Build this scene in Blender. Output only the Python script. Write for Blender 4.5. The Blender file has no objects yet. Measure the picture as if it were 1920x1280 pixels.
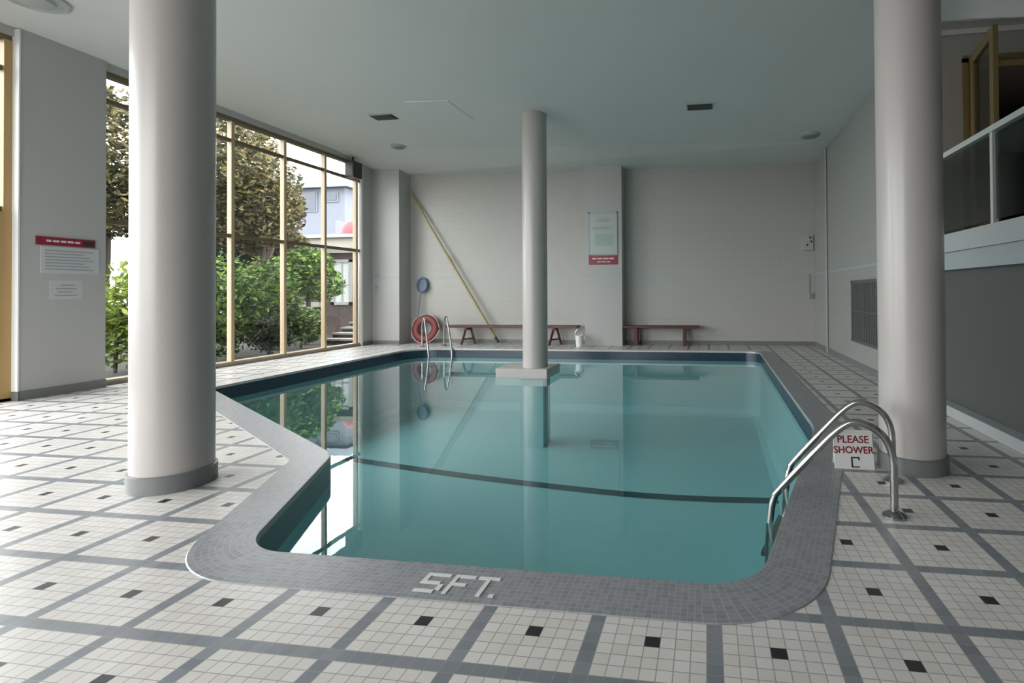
import bpy, bmesh, math, random
from mathutils import Vector, Matrix
random.seed(7)
S = bpy.context.scene
COL = S.collection
PI = math.pi

# ------------------------------------------------------------------ materials
MATS = {}
def mat(name, color=(.8, .8, .8), rough=.5, metal=0., spec=.5, noise=0., nscale=6., bump=0., bscale=60.):
    m = bpy.data.materials.new(name); m.use_nodes = True
    nt = m.node_tree; b = nt.nodes['Principled BSDF']
    b.inputs['Base Color'].default_value = (*color, 1)
    b.inputs['Roughness'].default_value = rough
    b.inputs['Metallic'].default_value = metal
    b.inputs['Specular IOR Level'].default_value = spec
    if noise or bump:
        tc = nt.nodes.new('ShaderNodeTexCoord')
    if noise:
        n = nt.nodes.new('ShaderNodeTexNoise'); n.inputs['Scale'].default_value = nscale; n.inputs['Detail'].default_value = 5
        nt.links.new(tc.outputs['Object'], n.inputs['Vector'])
        mr = nt.nodes.new('ShaderNodeMapRange'); mr.inputs[3].default_value = 1 - noise; mr.inputs[4].default_value = 1 + noise
        nt.links.new(n.outputs[0], mr.inputs[0])
        vm = nt.nodes.new('ShaderNodeVectorMath'); vm.operation = 'SCALE'; vm.inputs[0].default_value = color
        nt.links.new(mr.outputs[0], vm.inputs['Scale']); nt.links.new(vm.outputs[0], b.inputs['Base Color'])
    if bump:
        n2 = nt.nodes.new('ShaderNodeTexNoise'); n2.inputs['Scale'].default_value = bscale; n2.inputs['Detail'].default_value = 4
        nt.links.new(tc.outputs['Object'], n2.inputs['Vector'])
        bp = nt.nodes.new('ShaderNodeBump'); bp.inputs['Strength'].default_value = bump; bp.inputs['Distance'].default_value = .01
        nt.links.new(n2.outputs[0], bp.inputs['Height']); nt.links.new(bp.outputs[0], b.inputs['Normal'])
    MATS[name] = m
    return m

class NT:
    """small node-graph helper"""
    def __init__(s, m): s.nt = m.node_tree; s.b = s.nt.nodes['Principled BSDF']
    def val(s, sock, v):
        if isinstance(v, (int, float)): sock.default_value = v
        elif isinstance(v, tuple): sock.default_value = v
        else: s.nt.links.new(v, sock)
    def math(s, op, a, b=0.):
        n = s.nt.nodes.new('ShaderNodeMath'); n.operation = op
        s.val(n.inputs[0], a); s.val(n.inputs[1], b); return n.outputs[0]
    def mix(s, f, a, b):
        n = s.nt.nodes.new('ShaderNodeMix'); n.data_type = 'RGBA'
        s.val(n.inputs[0], f); s.val(n.inputs[6], a); s.val(n.inputs[7], b); return n.outputs[2]
    def node(s, t): return s.nt.nodes.new(t)
    def link(s, a, b): s.nt.links.new(a, b)

CELL = .4281; OX, OY = -2.7692, 1.8436     # floor pattern: pitch and the centre of one panel

def floor_mat(name='floor_tiles', pattern=True, base=(.71, .675, .65, 1), rough=.32):
    m = mat(name, rough=rough); g = NT(m)
    tc = g.node('ShaderNodeTexCoord'); sp = g.node('ShaderNodeSeparateXYZ'); g.link(tc.outputs['Object'], sp.inputs[0])
    fu = g.math('FRACT', g.math('ADD', g.math('DIVIDE', g.math('SUBTRACT', sp.outputs[0], OX), CELL), 200.5))
    fv = g.math('FRACT', g.math('ADD', g.math('DIVIDE', g.math('SUBTRACT', sp.outputs[1], OY), CELL), 200.5))
    au = g.math('ABSOLUTE', g.math('SUBTRACT', fu, .5)); av = g.math('ABSOLUTE', g.math('SUBTRACT', fv, .5))
    mx = g.math('MAXIMUM', au, av)
    band = g.math('GREATER_THAN', mx, .4375); dot = g.math('LESS_THAN', mx, .0625)
    gu = g.math('ABSOLUTE', g.math('SUBTRACT', g.math('FRACT', g.math('MULTIPLY', fu, 8.)), .5))
    gv = g.math('ABSOLUTE', g.math('SUBTRACT', g.math('FRACT', g.math('MULTIPLY', fv, 8.)), .5))
    grout = g.math('LESS_THAN', g.math('MINIMUM', gu, gv), .035)
    # one random tone for every small tile
    cmb = g.node('ShaderNodeCombineXYZ')
    g.link(g.math('FLOOR', g.math('ADD', g.math('MULTIPLY', g.math('DIVIDE', g.math('SUBTRACT', sp.outputs[0], OX), CELL), 8.), 1600.5)), cmb.inputs[0])
    g.link(g.math('FLOOR', g.math('ADD', g.math('MULTIPLY', g.math('DIVIDE', g.math('SUBTRACT', sp.outputs[1], OY), CELL), 8.), 1600.5)), cmb.inputs[1])
    wn = g.node('ShaderNodeTexWhiteNoise'); wn.noise_dimensions = '2D'; g.link(cmb.outputs[0], wn.inputs[0])
    field = g.mix(wn.outputs[0], (base[0]*.95, base[1]*.94, base[2]*.93, 1), (base[0]*1.05, base[1]*1.05, base[2]*1.06, 1))
    bandc = g.mix(wn.outputs[0], (.195, .212, .238, 1), (.255, .272, .30, 1))
    c = g.mix(grout, field, (.36, .34, .32, 1))
    c = g.mix(g.math('MULTIPLY', band, g.math('SUBTRACT', 1., g.math('MULTIPLY', grout, .5))), c, bandc)
    c = g.mix(dot, c, (.02, .021, .023, 1))
    n = g.node('ShaderNodeTexNoise'); n.inputs['Scale'].default_value = 1.3; n.inputs['Detail'].default_value = 4
    g.link(tc.outputs['Object'], n.inputs['Vector'])
    dirt = g.node('ShaderNodeMapRange'); dirt.inputs[1].default_value = .35; dirt.inputs[2].default_value = .7; dirt.inputs[3].default_value = .92; dirt.inputs[4].default_value = 1.04
    g.link(n.outputs[0], dirt.inputs[0])
    vm = g.node('ShaderNodeVectorMath'); vm.operation = 'SCALE'; g.link(c, vm.inputs[0]); g.link(dirt.outputs[0], vm.inputs['Scale'])
    g.link(vm.outputs[0], g.b.inputs['Base Color'])
    bp = g.node('ShaderNodeBump'); bp.inputs['Strength'].default_value = .12; bp.inputs['Distance'].default_value = .002
    g.link(g.math('SUBTRACT', 1., grout), bp.inputs['Height']); g.link(bp.outputs[0], g.b.inputs['Normal'])
    return m

def uvtile_mat(name, c1, c2, groutc, size, rough=.3):
    """small square tiles following the UV map (u along the pool edge, v across it)"""
    m = mat(name, rough=rough); g = NT(m)
    uv = g.node('ShaderNodeUVMap'); sp = g.node('ShaderNodeSeparateXYZ'); g.link(uv.outputs[0], sp.inputs[0])
    u = g.math('DIVIDE', sp.outputs[0], size); v = g.math('DIVIDE', sp.outputs[1], size)
    gu = g.math('ABSOLUTE', g.math('SUBTRACT', g.math('FRACT', u), .5)); gv = g.math('ABSOLUTE', g.math('SUBTRACT', g.math('FRACT', v), .5))
    grout = g.math('GREATER_THAN', g.math('MAXIMUM', gu, gv), .455)
    cmb = g.node('ShaderNodeCombineXYZ'); g.link(g.math('FLOOR', u), cmb.inputs[0]); g.link(g.math('FLOOR', v), cmb.inputs[1])
    wn = g.node('ShaderNodeTexWhiteNoise'); wn.noise_dimensions = '2D'; g.link(cmb.outputs[0], wn.inputs[0])
    c = g.mix(grout, g.mix(wn.outputs[0], (*c1, 1), (*c2, 1)), (*groutc, 1))
    g.link(c, g.b.inputs['Base Color'])
    return m

def block_mat(name, color, axis):
    """painted concrete block wall: running bond joints as faint bump"""
    m = mat(name, color, rough=.45); g = NT(m)
    tc = g.node('ShaderNodeTexCoord'); sp = g.node('ShaderNodeSeparateXYZ'); g.link(tc.outputs['Object'], sp.inputs[0])
    cmb = g.node('ShaderNodeCombineXYZ'); g.link(sp.outputs[axis], cmb.inputs[0]); g.link(sp.outputs[2], cmb.inputs[1])
    br = g.node('ShaderNodeTexBrick'); g.link(cmb.outputs[0], br.inputs['Vector'])
    br.inputs['Scale'].default_value = 1.; br.inputs['Brick Width'].default_value = .4; br.inputs['Row Height'].default_value = .2
    br.inputs['Mortar Size'].default_value = .006; br.inputs['Mortar Smooth'].default_value = .6
    col = (*color, 1); dk = tuple(c * .93 for c in color) + (1,)
    br.inputs['Color1'].default_value = col; br.inputs['Color2'].default_value = tuple(c * .985 for c in color) + (1,); br.inputs['Mortar'].default_value = dk
    g.link(br.outputs['Color'], g.b.inputs['Base Color'])
    n = g.node('ShaderNodeTexNoise'); n.inputs['Scale'].default_value = 40; n.inputs['Detail'].default_value = 4; g.link(tc.outputs['Object'], n.inputs['Vector'])
    h = g.math('ADD', g.math('MULTIPLY', br.outputs['Fac'], -1.), g.math('MULTIPLY', n.outputs[0], .35))
    bp = g.node('ShaderNodeBump'); bp.inputs['Strength'].default_value = .35; bp.inputs['Distance'].default_value = .004
    g.link(h, bp.inputs['Height']); g.link(bp.outputs[0], g.b.inputs['Normal'])
    return m

def clear_mat(name, tint, ior, rough=0., ripple=None, gloss=(1, 1, 1, 1)):
    """thin clear surface: what is behind it, tinted, plus a Fresnel reflection"""
    m = bpy.data.materials.new(name); m.use_nodes = True; nt = m.node_tree
    for n in list(nt.nodes):
        if n.type != 'OUTPUT_MATERIAL': nt.nodes.remove(n)
    out = [n for n in nt.nodes if n.type == 'OUTPUT_MATERIAL'][0]
    tr = nt.nodes.new('ShaderNodeBsdfTransparent'); tr.inputs[0].default_value = (*tint, 1)
    gl = nt.nodes.new('ShaderNodeBsdfGlossy'); gl.inputs['Roughness'].default_value = rough; gl.inputs[0].default_value = gloss
    # Schlick's Fresnel, the same from both sides of the sheet
    f0 = ((ior-1)/(ior+1))**2
    lw = nt.nodes.new('ShaderNodeLayerWeight'); lw.inputs[0].default_value = .5
    pw = nt.nodes.new('ShaderNodeMath'); pw.operation = 'POWER'; pw.inputs[1].default_value = 5.; nt.links.new(lw.outputs['Facing'], pw.inputs[0])
    fr = nt.nodes.new('ShaderNodeMath'); fr.operation = 'MULTIPLY_ADD'; fr.inputs[1].default_value = 1-f0; fr.inputs[2].default_value = f0; nt.links.new(pw.outputs[0], fr.inputs[0])
    mx = nt.nodes.new('ShaderNodeMixShader')
    nt.links.new(fr.outputs[0], mx.inputs[0]); nt.links.new(tr.outputs[0], mx.inputs[1]); nt.links.new(gl.outputs[0], mx.inputs[2])
    nt.links.new(mx.outputs[0], out.inputs[0])
    if ripple:
        tc = nt.nodes.new('ShaderNodeTexCoord')
        n = nt.nodes.new('ShaderNodeTexNoise'); n.inputs['Scale'].default_value = ripple[0]; n.inputs['Detail'].default_value = 3
        nt.links.new(tc.outputs['Object'], n.inputs['Vector'])
        bp = nt.nodes.new('ShaderNodeBump'); bp.inputs['Strength'].default_value = ripple[1]; bp.inputs['Distance'].default_value = .01
        nt.links.new(n.outputs[0], bp.inputs['Height'])
        nt.links.new(bp.outputs[0], gl.inputs['Normal'])
        nt.links.new(bp.outputs[0], lw.inputs['Normal'])
    MATS[name] = m
    return m

def leaf_mat(name, c1, c2, c3):
    m = mat(name, rough=.55, spec=.3); g = NT(m)
    geo = g.node('ShaderNodeNewGeometry'); cr = g.node('ShaderNodeValToRGB')
    g.link(geo.outputs['Random Per Island'], cr.inputs[0])
    e = cr.color_ramp.elements; e[0].color = (*[v*.65 for v in c1], 1); e[1].color = (*[v*.65 for v in c3], 1); k = e.new(.5); k.color = (*[v*.65 for v in c2], 1)
    g.link(cr.outputs[0], g.b.inputs['Base Color'])
    tl = g.node('ShaderNodeBsdfTranslucent'); g.link(cr.outputs[0], tl.inputs[0])
    mx = g.node('ShaderNodeMixShader'); mx.inputs[0].default_value = .35
    out = [n for n in g.nt.nodes if n.type == 'OUTPUT_MATERIAL'][0]
    g.link(g.b.outputs[0], mx.inputs[1]); g.link(tl.outputs[0], mx.inputs[2]); g.link(mx.outputs[0], out.inputs[0])
    return m

def brick_mat(name):
    m = mat(name, rough=.8); g = NT(m)
    tc = g.node('ShaderNodeTexCoord'); sp = g.node('ShaderNodeSeparateXYZ'); g.link(tc.outputs['Object'], sp.inputs[0])
    cmb = g.node('ShaderNodeCombineXYZ'); g.link(g.math('ADD', sp.outputs[0], sp.outputs[1]), cmb.inputs[0]); g.link(sp.outputs[2], cmb.inputs[1])
    br = g.node('ShaderNodeTexBrick'); g.link(cmb.outputs[0], br.inputs['Vector']); br.inputs['Scale'].default_value = 1
    br.inputs['Brick Width'].default_value = .23; br.inputs['Row Height'].default_value = .075; br.inputs['Mortar Size'].default_value = .008
    br.inputs['Color1'].default_value = (.030, .019, .016, 1); br.inputs['Color2'].default_value = (.050, .030, .026, 1); br.inputs['Mortar'].default_value = (.06, .052, .05, 1)
    g.link(br.outputs['Color'], g.b.inputs['Base Color'])
    return m

WALL = (.43, .418, .392)
M = dict(
    wall_x=block_mat('painted_block_x', WALL, 0), wall_y=block_mat('shaded_block_y', (.34, .345, .33), 1),  # wall_y: same block paint darkened, the right wall's weaker light put into its colour
    plaster=mat('painted_plaster', (.44, .435, .425), .5, bump=.05, bscale=25),
    column=mat('column_paint', (.46, .43, .415), .28, bump=.02, bscale=8),
    ceil=mat('ceiling_paint', (.70, .715, .705), .6, noise=.03, nscale=.8, bump=.12, bscale=30),
    floor=floor_mat(), 
    coping=uvtile_mat('grey_coping_tiles', (.225, .232, .255), (.295, .300, .325), (.38, .38, .385), .0267, .35),
    pale=uvtile_mat('pale_coping_tiles', (.60, .57, .55), (.68, .65, .63), (.42, .40, .39), .0535, .3),
    navy=uvtile_mat('navy_waterline_tiles', (.010, .030, .055), (.018, .042, .070), (.03, .05, .07), .05, .3),
    basin=mat('basin_plaster', (.30, .515, .54), .7, noise=.05, nscale=1.2),
    stripe=mat('dark_stripe_tile', (.002, .045, .065), .4),
    base=mat('grey_base_tile', (.17, .18, .18), .4, noise=.08, nscale=12),
    steel=mat('brushed_steel', (.46, .455, .44), .16, 1.),
    tan2=mat('tan_door_post', (.42, .27, .11), .45), tan=mat('tan_frame_metal', (.46, .35, .22), .45),
    brown=mat('backlit_brown_metal', (.16, .115, .07), .5),  # horizontal window bars: their backlit shade is put into the darker colour
    greyline=mat('blue_grey_paint', (.36, .43, .46), .5),
    red=mat('dark_red_bench_paint', (.075, .015, .013), .4, noise=.1, nscale=9),
    signred=mat('sign_red', (.24, .012, .03), .4), signwhite=mat('sign_white', (.74, .74, .72), .4),
    signblack=mat('sign_black', (.02, .02, .02), .5), signgrey=mat('print_grey', (.30, .31, .32), .5),
    signpale=mat('print_pale', (.62, .55, .56), .5), signgreen=mat('print_green_grey', (.34, .43, .39), .5),
    paperm=mat('notice_paper', (.50, .505, .52), .5), boardgrey=mat('board_grey', (.42, .455, .44), .35),
    yellow=mat('yellow_pole', (.36, .29, .12), .4), blue=mat('blue_plastic', (.10, .15, .26), .4),
    netm=mat('net_mesh', (.20, .24, .31), .8), ringred=mat('ring_red', (.15, .017, .017), .5), rope=mat('rope', (.68, .62, .55), .8),
    white=mat('white_plastic', (.76, .77, .76), .4), black=mat('black_plastic', (.012, .012, .013), .4),
    dark=mat('dark_fixture', (.025, .03, .028), .5), lens=mat('fixture_lens', (.40, .43, .42), .4), disc=mat('fixture_disc', (.22, .25, .23), .4),
    greywall=mat('grey_panel_paint', (.082, .090, .088), .45, noise=.04, nscale=2),
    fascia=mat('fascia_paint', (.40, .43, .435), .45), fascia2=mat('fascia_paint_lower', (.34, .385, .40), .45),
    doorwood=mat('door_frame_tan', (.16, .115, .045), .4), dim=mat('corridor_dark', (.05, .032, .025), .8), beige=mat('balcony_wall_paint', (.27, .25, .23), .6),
    railm=mat('rail_white', (.52, .54, .53), .35), louver=mat('louver_dark', (.10, .105, .105), .5),
    conc=mat('outside_concrete', (.20, .195, .185), .9, noise=.1, nscale=3), soil=mat('soil', (.022, .018, .013), .95, noise=.3, nscale=3),
    bark=mat('bark', (.045, .033, .024), .9, noise=.3, nscale=10), brick=brick_mat('brick'),
    housew=mat('house_white', (.125, .135, .165), .8), houser=mat('house_roof', (.075, .09, .12), .7), housed=mat('house_window_dark', (.03, .04, .06), .2),
    canopy=mat('red_canopy', (.16, .03, .04), .6), outwhite=mat('outside_white', (.24, .24, .24), .6), cream=mat('cream_wall', (.25, .235, .20), .8),
    leafg=leaf_mat('leaf_green', (.010, .028, .006), (.055, .125, .018), (.30, .44, .09)),
    leafy=leaf_mat('leaf_yellow_green', (.05, .10, .01), (.22, .32, .03), (.50, .58, .13)),
    leafo=leaf_mat('leaf_olive', (.014, .020, .007), (.075, .070, .022), (.34, .27, .12)),
    leafd=leaf_mat('leaf_dark', (.008, .018, .008), (.02, .04, .014), (.05, .075, .03)),
    glass=clear_mat('window_glass', (.97, .98, .97), 1.45), railglass=clear_mat('rail_glass', (.55, .58, .56), 1.45),
    water=clear_mat('pool_water', (.80, .95, .95), 1.333, .006, (5., .012)),
)

# ------------------------------------------------------------------ mesh helpers
class MB:
    def __init__(s): s.bm = bmesh.new(); s.uv = None
    def box(s, x0, x1, y0, y1, z0, z1, bev=0., mtx=None):
        r = bmesh.ops.create_cube(s.bm, size=1.)
        vs = r['verts']
        for v in vs: v.co = Vector(((x0+x1)/2 + v.co.x*(x1-x0), (y0+y1)/2 + v.co.y*(y1-y0), (z0+z1)/2 + v.co.z*(z1-z0)))
        if mtx is not None: bmesh.ops.transform(s.bm, matrix=mtx, verts=vs)
        if bev > 0:
            es = list({e for v in vs for e in v.link_edges})
            bmesh.ops.bevel(s.bm, geom=es, offset=bev, segments=2, profile=.5, affect='EDGES')
        return s
    def bar(s, p, q, w, d, up=(0, 0, 1)):
        p, q = Vector(p), Vector(q); z = (q-p); L = z.length; z.normalize()
        x = Vector(up).cross(z)
        if x.length < 1e-4: x = Vector((1, 0, 0))
        x.normalize(); y = z.cross(x)
        m = Matrix((( x.x, y.x, z.x, p.x), (x.y, y.y, z.y, p.y), (x.z, y.z, z.z, p.z), (0, 0, 0, 1)))
        return s.box(-w/2, w/2, -d/2, d/2, 0, L, 0, m)
    def lathe(s, prof, c=(0, 0, 0), n=48, mtx=None, close=False):
        rings = []
        for r, z in prof:
            ring = []
            for k in range(n):
                a = 2*PI*k/n
                v = Vector((c[0]+r*math.cos(a), c[1]+r*math.sin(a), c[2]+z))
                if mtx is not None: v = mtx @ v
                ring.append(s.bm.verts.new(v))
            rings.append(ring)
        pairs = list(zip(rings, rings[1:])) + ([(rings[-1], rings[0])] if close else [])
        for a, b in pairs:
            for k in range(n): s.bm.faces.new((a[k], a[(k+1) % n], b[(k+1) % n], b[k]))
        if not close:
            if prof[0][0] > 1e-6: s.bm.faces.new(rings[0][::-1])
            if prof[-1][0] > 1e-6: s.bm.faces.new(rings[-1])
        return s
    def tube(s, pts, r, n=12, closed=False):
        pts = [Vector(p) for p in pts]; N = len(pts); rings = []; prev = None
        for i, p in enumerate(pts):
            if closed: t = (pts[(i+1) % N]-pts[i-1])
            else: t = pts[min(i+1, N-1)]-pts[max(i-1, 0)]
            t.normalize()
            if prev is None:
                a = Vector((0, 0, 1)) if abs(t.z) < .9 else Vector((1, 0, 0)); x = t.cross(a)
            else: x = prev - t*prev.dot(t)
            x.normalize(); prev = x; y = t.cross(x)
            rr = r[i] if isinstance(r, (list, tuple)) else r
            rings.append([s.bm.verts.new(p + rr*(math.cos(2*PI*k/n)*x + math.sin(2*PI*k/n)*y)) for k in range(n)])
        for a, b in list(zip(rings, rings[1:])) + ([(rings[-1], rings[0])] if closed else []):
            for k in range(n): s.bm.faces.new((a[k], a[(k+1) % n], b[(k+1) % n], b[k]))
        if not closed: s.bm.faces.new(rings[0][::-1]); s.bm.faces.new(rings[-1])
        return s
    def quad(s, *ps): s.bm.faces.new([s.bm.verts.new(Vector(p)) for p in ps]); return s
    def build(s, name, m, parent=None, smooth=False, recalc=True):
        if recalc: bmesh.ops.recalc_face_normals(s.bm, faces=s.bm.faces)
        me = bpy.data.meshes.new(name); s.bm.to_mesh(me); s.bm.free()
        me.materials.append(m)
        if smooth:
            for p in me.polygons: p.use_smooth = True
            try: me.set_sharp_from_angle(angle=math.radians(40))
            except Exception: pass
        o = bpy.data.objects.new(name, me); COL.objects.link(o)
        if parent is not None:
            o.parent = parent; o.matrix_parent_inverse = Matrix.Translation(-parent.location) if parent.type == 'EMPTY' else Matrix()
        return o
def tag(o, label=None, cat=None, group=None, kind=None):
    if label: o['label'] = label
    if cat: o['category'] = cat
    if group: o['group'] = group
    if kind: o['kind'] = kind
    return o
def empty(name, loc=(0, 0, 0)):
    o = bpy.data.objects.new(name, None); o.location = loc; o.empty_display_size = .1; COL.objects.link(o); return o
def struct(o): o['kind'] = 'structure'; return o
def copy_tree(o, parent=None):
    c = o.copy(); COL.objects.link(c)
    if parent is not None: c.parent = parent
    for ch in list(o.children): copy_tree(ch, c)
    return c
def smooth_path(pts, k=6):
    """Catmull-Rom through the points"""
    P = [Vector(p) for p in pts]; out = []
    for i in range(len(P)-1):
        p0, p1, p2, p3 = P[max(i-1, 0)], P[i], P[i+1], P[min(i+2, len(P)-1)]
        for j in range(k):
            t = j/k
            out.append(.5*((2*p1)+(p2-p0)*t+(2*p0-5*p1+4*p2-p3)*t*t+(3*p1-p0-3*p2+p3)*t**3))
    return out + [P[-1]]

# ------------------------------------------------------------------ pool outline
def fillet(poly, n=12):
    out = []; N = len(poly)
    for i, (x, y, r) in enumerate(poly):
        p = Vector((x, y)); a = (Vector(poly[i-1][:2])-p).normalized(); b = (Vector(poly[(i+1) % N][:2])-p).normalized()
        th = a.angle(b); d = r/math.tan(th/2); c = p+(a+b).normalized()*(r/math.sin(th/2))
        s, e = p+a*d-c, p+b*d-c
        a0 = math.atan2(s.y, s.x); da = math.atan2(e.y, e.x)-a0
        while da > PI: da -= 2*PI
        while da < -PI: da += 2*PI
        for k in range(n+1):
            t = a0+da*k/n; out.append((c+Vector((math.cos(t), math.sin(t)))*r, i))
    return out
POLY = [(-6.46, 10.92, .6), (-6.46, 6.04, .12), (-2.83, 3.655, .45), (-2.205, 2.235, .30), (.19, 2.235, .30), (.93, 4.9, 1.6), (1.02, 10.92, .3)]
_fl = fillet(POLY)
EDGE = [p for p, i in _fl]; CID = [i for p, i in _fl]
NE = len(EDGE)
def normal_at(i):     # outward (to the right of the direction of travel, counter-clockwise outline)
    t = (EDGE[(i+1) % NE]-EDGE[i-1]).normalized(); return Vector((t.y, -t.x))
NRM = [normal_at(i) for i in range(NE)]
def off(i, d): return EDGE[i]+NRM[i]*d
CW = .27; WZ = -.15; BOT = -1.3

def ceil_z(x): return 4.38-.0317*(x+8.05)

# ------------------------------------------------------------------ setting: floor, walls, ceiling
def floor_obj():
    bm = bmesh.new()
    rect = [(-8.35, -2.7), (2.60, -2.7), (2.60, 12.35), (-8.35, 12.35)]
    def loop(pts):
        vs = [bm.verts.new((x, y, 0)) for x, y in pts]
        return [bm.edges.new((vs[k], vs[(k+1) % len(vs)])) for k in range(len(vs))]
    es = loop(rect)+loop([tuple(off(i, CW-.004)) for i in range(NE)])
    bmesh.ops.triangle_fill(bm, use_beauty=True, use_dissolve=False, edges=es)
    cen = [f for f in bm.faces if False]
    for f in bm.faces:
        if f.normal.z < 0: f.normal_flip()
    me = bpy.data.meshes.new('floor'); bm.to_mesh(me); bm.free(); me.materials.append(M['floor'])
    o = bpy.data.objects.new('floor', me); COL.objects.link(o); return struct(o)
floor_obj()

def ceiling():
    b = MB()
    for z in (0,):
        x0, x1, y0, y1 = -8.35, 5.7, -2.7, 12.45
        lo = [(x0, y0, ceil_z(x0)), (x1, y0, ceil_z(x1)), (x1, y1, ceil_z(x1)), (x0, y1, ceil_z(x0))]
        hi = [(x, y, z+.25) for x, y, z in lo]
        vs = [b.bm.verts.new(p) for p in lo+hi]
        for f in ((3, 2, 1, 0), (4, 5, 6, 7), (0, 1, 5, 4), (1, 2, 6, 5), (2, 3, 7, 6), (3, 0, 4, 7)): b.bm.faces.new([vs[k] for k in f])
    struct(b.build('ceiling', M['ceil']))
    b = MB()                                  # shallow drop along the far side
    x0, x1, y0, y1 = -8.05, 2.35, 10.45, 12.25
    lo = [(x0, y0, ceil_z(x0)+.001), (x1, y0, ceil_z(x1)+.001), (x1, y1, 4.045), (x0, y1, 4.20)]
    hi = [(x, y, ceil_z(x)+.05) for x, y, z in lo]
    vs = [b.bm.verts.new(p) for p in lo+hi]
    for f in ((3, 2, 1, 0), (4, 5, 6, 7), (0, 1, 5, 4), (1, 2, 6, 5), (2, 3, 7, 6), (3, 0, 4, 7)): b.bm.faces.new([vs[k] for k in f])
    struct(b.build('trim_1', M['ceil']))
ceiling()
BW = 12.25
struct(MB().box(-8.35, 2.60, BW, BW+.2, -.05, 4.6).build('wall_back', M['wall_x']))
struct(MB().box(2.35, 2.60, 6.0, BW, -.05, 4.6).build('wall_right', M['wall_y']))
w = struct(MB().box(-8.30, -8.05, 11.38, BW, -.05, 4.6).build('wall_left', M['plaster']))
# pilasters of the room
w = struct(MB().box(-8.30, -7.98, 5.05, 5.95, 0, 4.5).build('wall_pier_left', M['plaster']))
struct(MB().box(-7.981, -7.965, 5.045, 5.955, 0, .105).box(-8.1, -7.965, 5.035, 5.05, 0, .105).build('baseboard_left', M['base']))
struct(MB().box(-8.05, -7.35, 11.75, BW, 0, 4.3).build('wall_corner_pier', M['plaster']))
struct(MB().box(-2.80, -1.93, 11.88, BW, 0, 4.3).build('wall_back_pier', M['plaster']))
b = MB().box(-7.35, -2.8, BW-.012, BW, 0, .09).box(-1.93, 2.35, BW-.012, BW, 0, .09).box(-8.05, -7.345, 11.738, 11.75, 0, .09).box(-8.05, -8.038, 11.38, 11.75, 0, .09)
struct(b.build('baseboard_back', M['base']))
struct(MB().box(2.338, 2.35, 6.0, BW, 0, .09).build('baseboard_right', M['base']))
RY = -2.5
struct(MB().box(-8.35, -7.7, RY-.2, RY, -.05, 4.6).box(-3.3, 5.75, RY-.2, RY, -.05, 4.6).box(-7.7, -3.3, RY-.2, RY, 4.1, 4.6).build('wall_rear', M['plaster']))
struct(MB().box(-8.16, -7.972, 5.035, 5.05, .1, 4.36).build('lit_pier_facing', M['white']))  # white facing added; window light on this pier face put into its colour
# thin blue-grey line painted round the walls at eye height
b = MB().box(-7.35, -2.8, BW-.006, BW, 1.585, 1.62).box(-1.93, 2.35, BW-.006, BW, 1.57, 1.605).box(-2.80, -1.93, 11.874, 11.88, 1.58, 1.615)
b.box(2.344, 2.35, 6.0, BW, 1.57, 1.605).box(-8.05, -7.35, 11.744, 11.75, 1.585, 1.62)
struct(b.build('trim_2', M['greyline']))
# right side: grey lower wall, kerb, balcony slab with its fascia, wall with the balcony door
struct(MB().box(2.42, 2.60, -2.5, 6.0, 0, 1.43).build('wall_right_lower', M['greywall']))
struct(MB().box(2.285, 2.42, -2.5, 6.0, 0, .10, .008).build('trim_3', M['fascia']))
struct(MB().box(2.30, 5.6, -2.5, 5.975, 1.585, 1.76).build('balcony_floor', M['fascia']))
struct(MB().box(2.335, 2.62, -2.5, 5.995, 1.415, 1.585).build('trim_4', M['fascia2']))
# wall above the balcony pierced by the doorway
DX0, DX1, DZ = 2.66, 4.75, 3.64
b = MB().box(2.352, DX0, 5.98, 6.15, 1.76, 4.4).box(DX1, 5.6, 5.98, 6.15, 1.76, 4.4).box(DX0, DX1, 5.98, 6.15, DZ, 4.4)
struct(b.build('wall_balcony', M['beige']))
struct(MB().box(2.352, 5.6, 5.965, 5.98, 3.90, 3.955).build('trim_5', M['plaster']))
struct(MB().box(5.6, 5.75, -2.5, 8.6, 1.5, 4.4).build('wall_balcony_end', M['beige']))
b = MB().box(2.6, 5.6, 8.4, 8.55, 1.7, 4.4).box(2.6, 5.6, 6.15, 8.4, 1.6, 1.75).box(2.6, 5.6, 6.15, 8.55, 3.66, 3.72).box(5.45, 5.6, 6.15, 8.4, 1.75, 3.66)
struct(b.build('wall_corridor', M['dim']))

# ------------------------------------------------------------------ windows
def window(name, ys, y0, y1, endjamb=None):
    root = struct(empty(name, (-8.12, (y0+y1)/2, 0)))
    for y in ys:
        MB().box(-8.17, -8.08, y-.032, y+.032, .0, 4.22, .004).build('mullion', M['tan'], root)
    if endjamb: MB().box(-8.17, -8.06, endjamb[0], endjamb[1], 0, 2.2).box(-8.165, -8.065, endjamb[0]+.06, endjamb[1], 2.2, 4.22).build('jamb', M['tan2'], root)
    for z, h in ((3.88, .055), (2.235, .06)):
        MB().box(-8.155, -8.085, y0, y1, z-h/2, z+h/2).build('transom', M['brown'], root)
    MB().box(-8.19, -8.07, y0, y1, 4.21, 4.275).build('head', M['brown'], root)
    MB().box(-8.30, -8.04, y0, y1, 4.275, 4.45).build('head_panel', M['plaster'], root)
    MB().box(-8.30, -8.06, y0, y1, 0, .035).build('sill', M['conc'], root)
    MB().box(-8.165, -8.085, y0, y1, .035, .075).build('bottom_rail', M['tan'], root)
    MB().box(-8.128, -8.122, y0, y1, .07, 4.215).build('pane', M['glass'], root)
    return root
window('window_1', [3.75, 2.6, 1.45, .3, -.85, -2.], -2.5, 5.05, (4.90, 5.05))
w3 = struct(empty('window_rear_added', (-5.5, RY-.1, 0)))  # unseen rear window, added to light the columns and near floor
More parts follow.
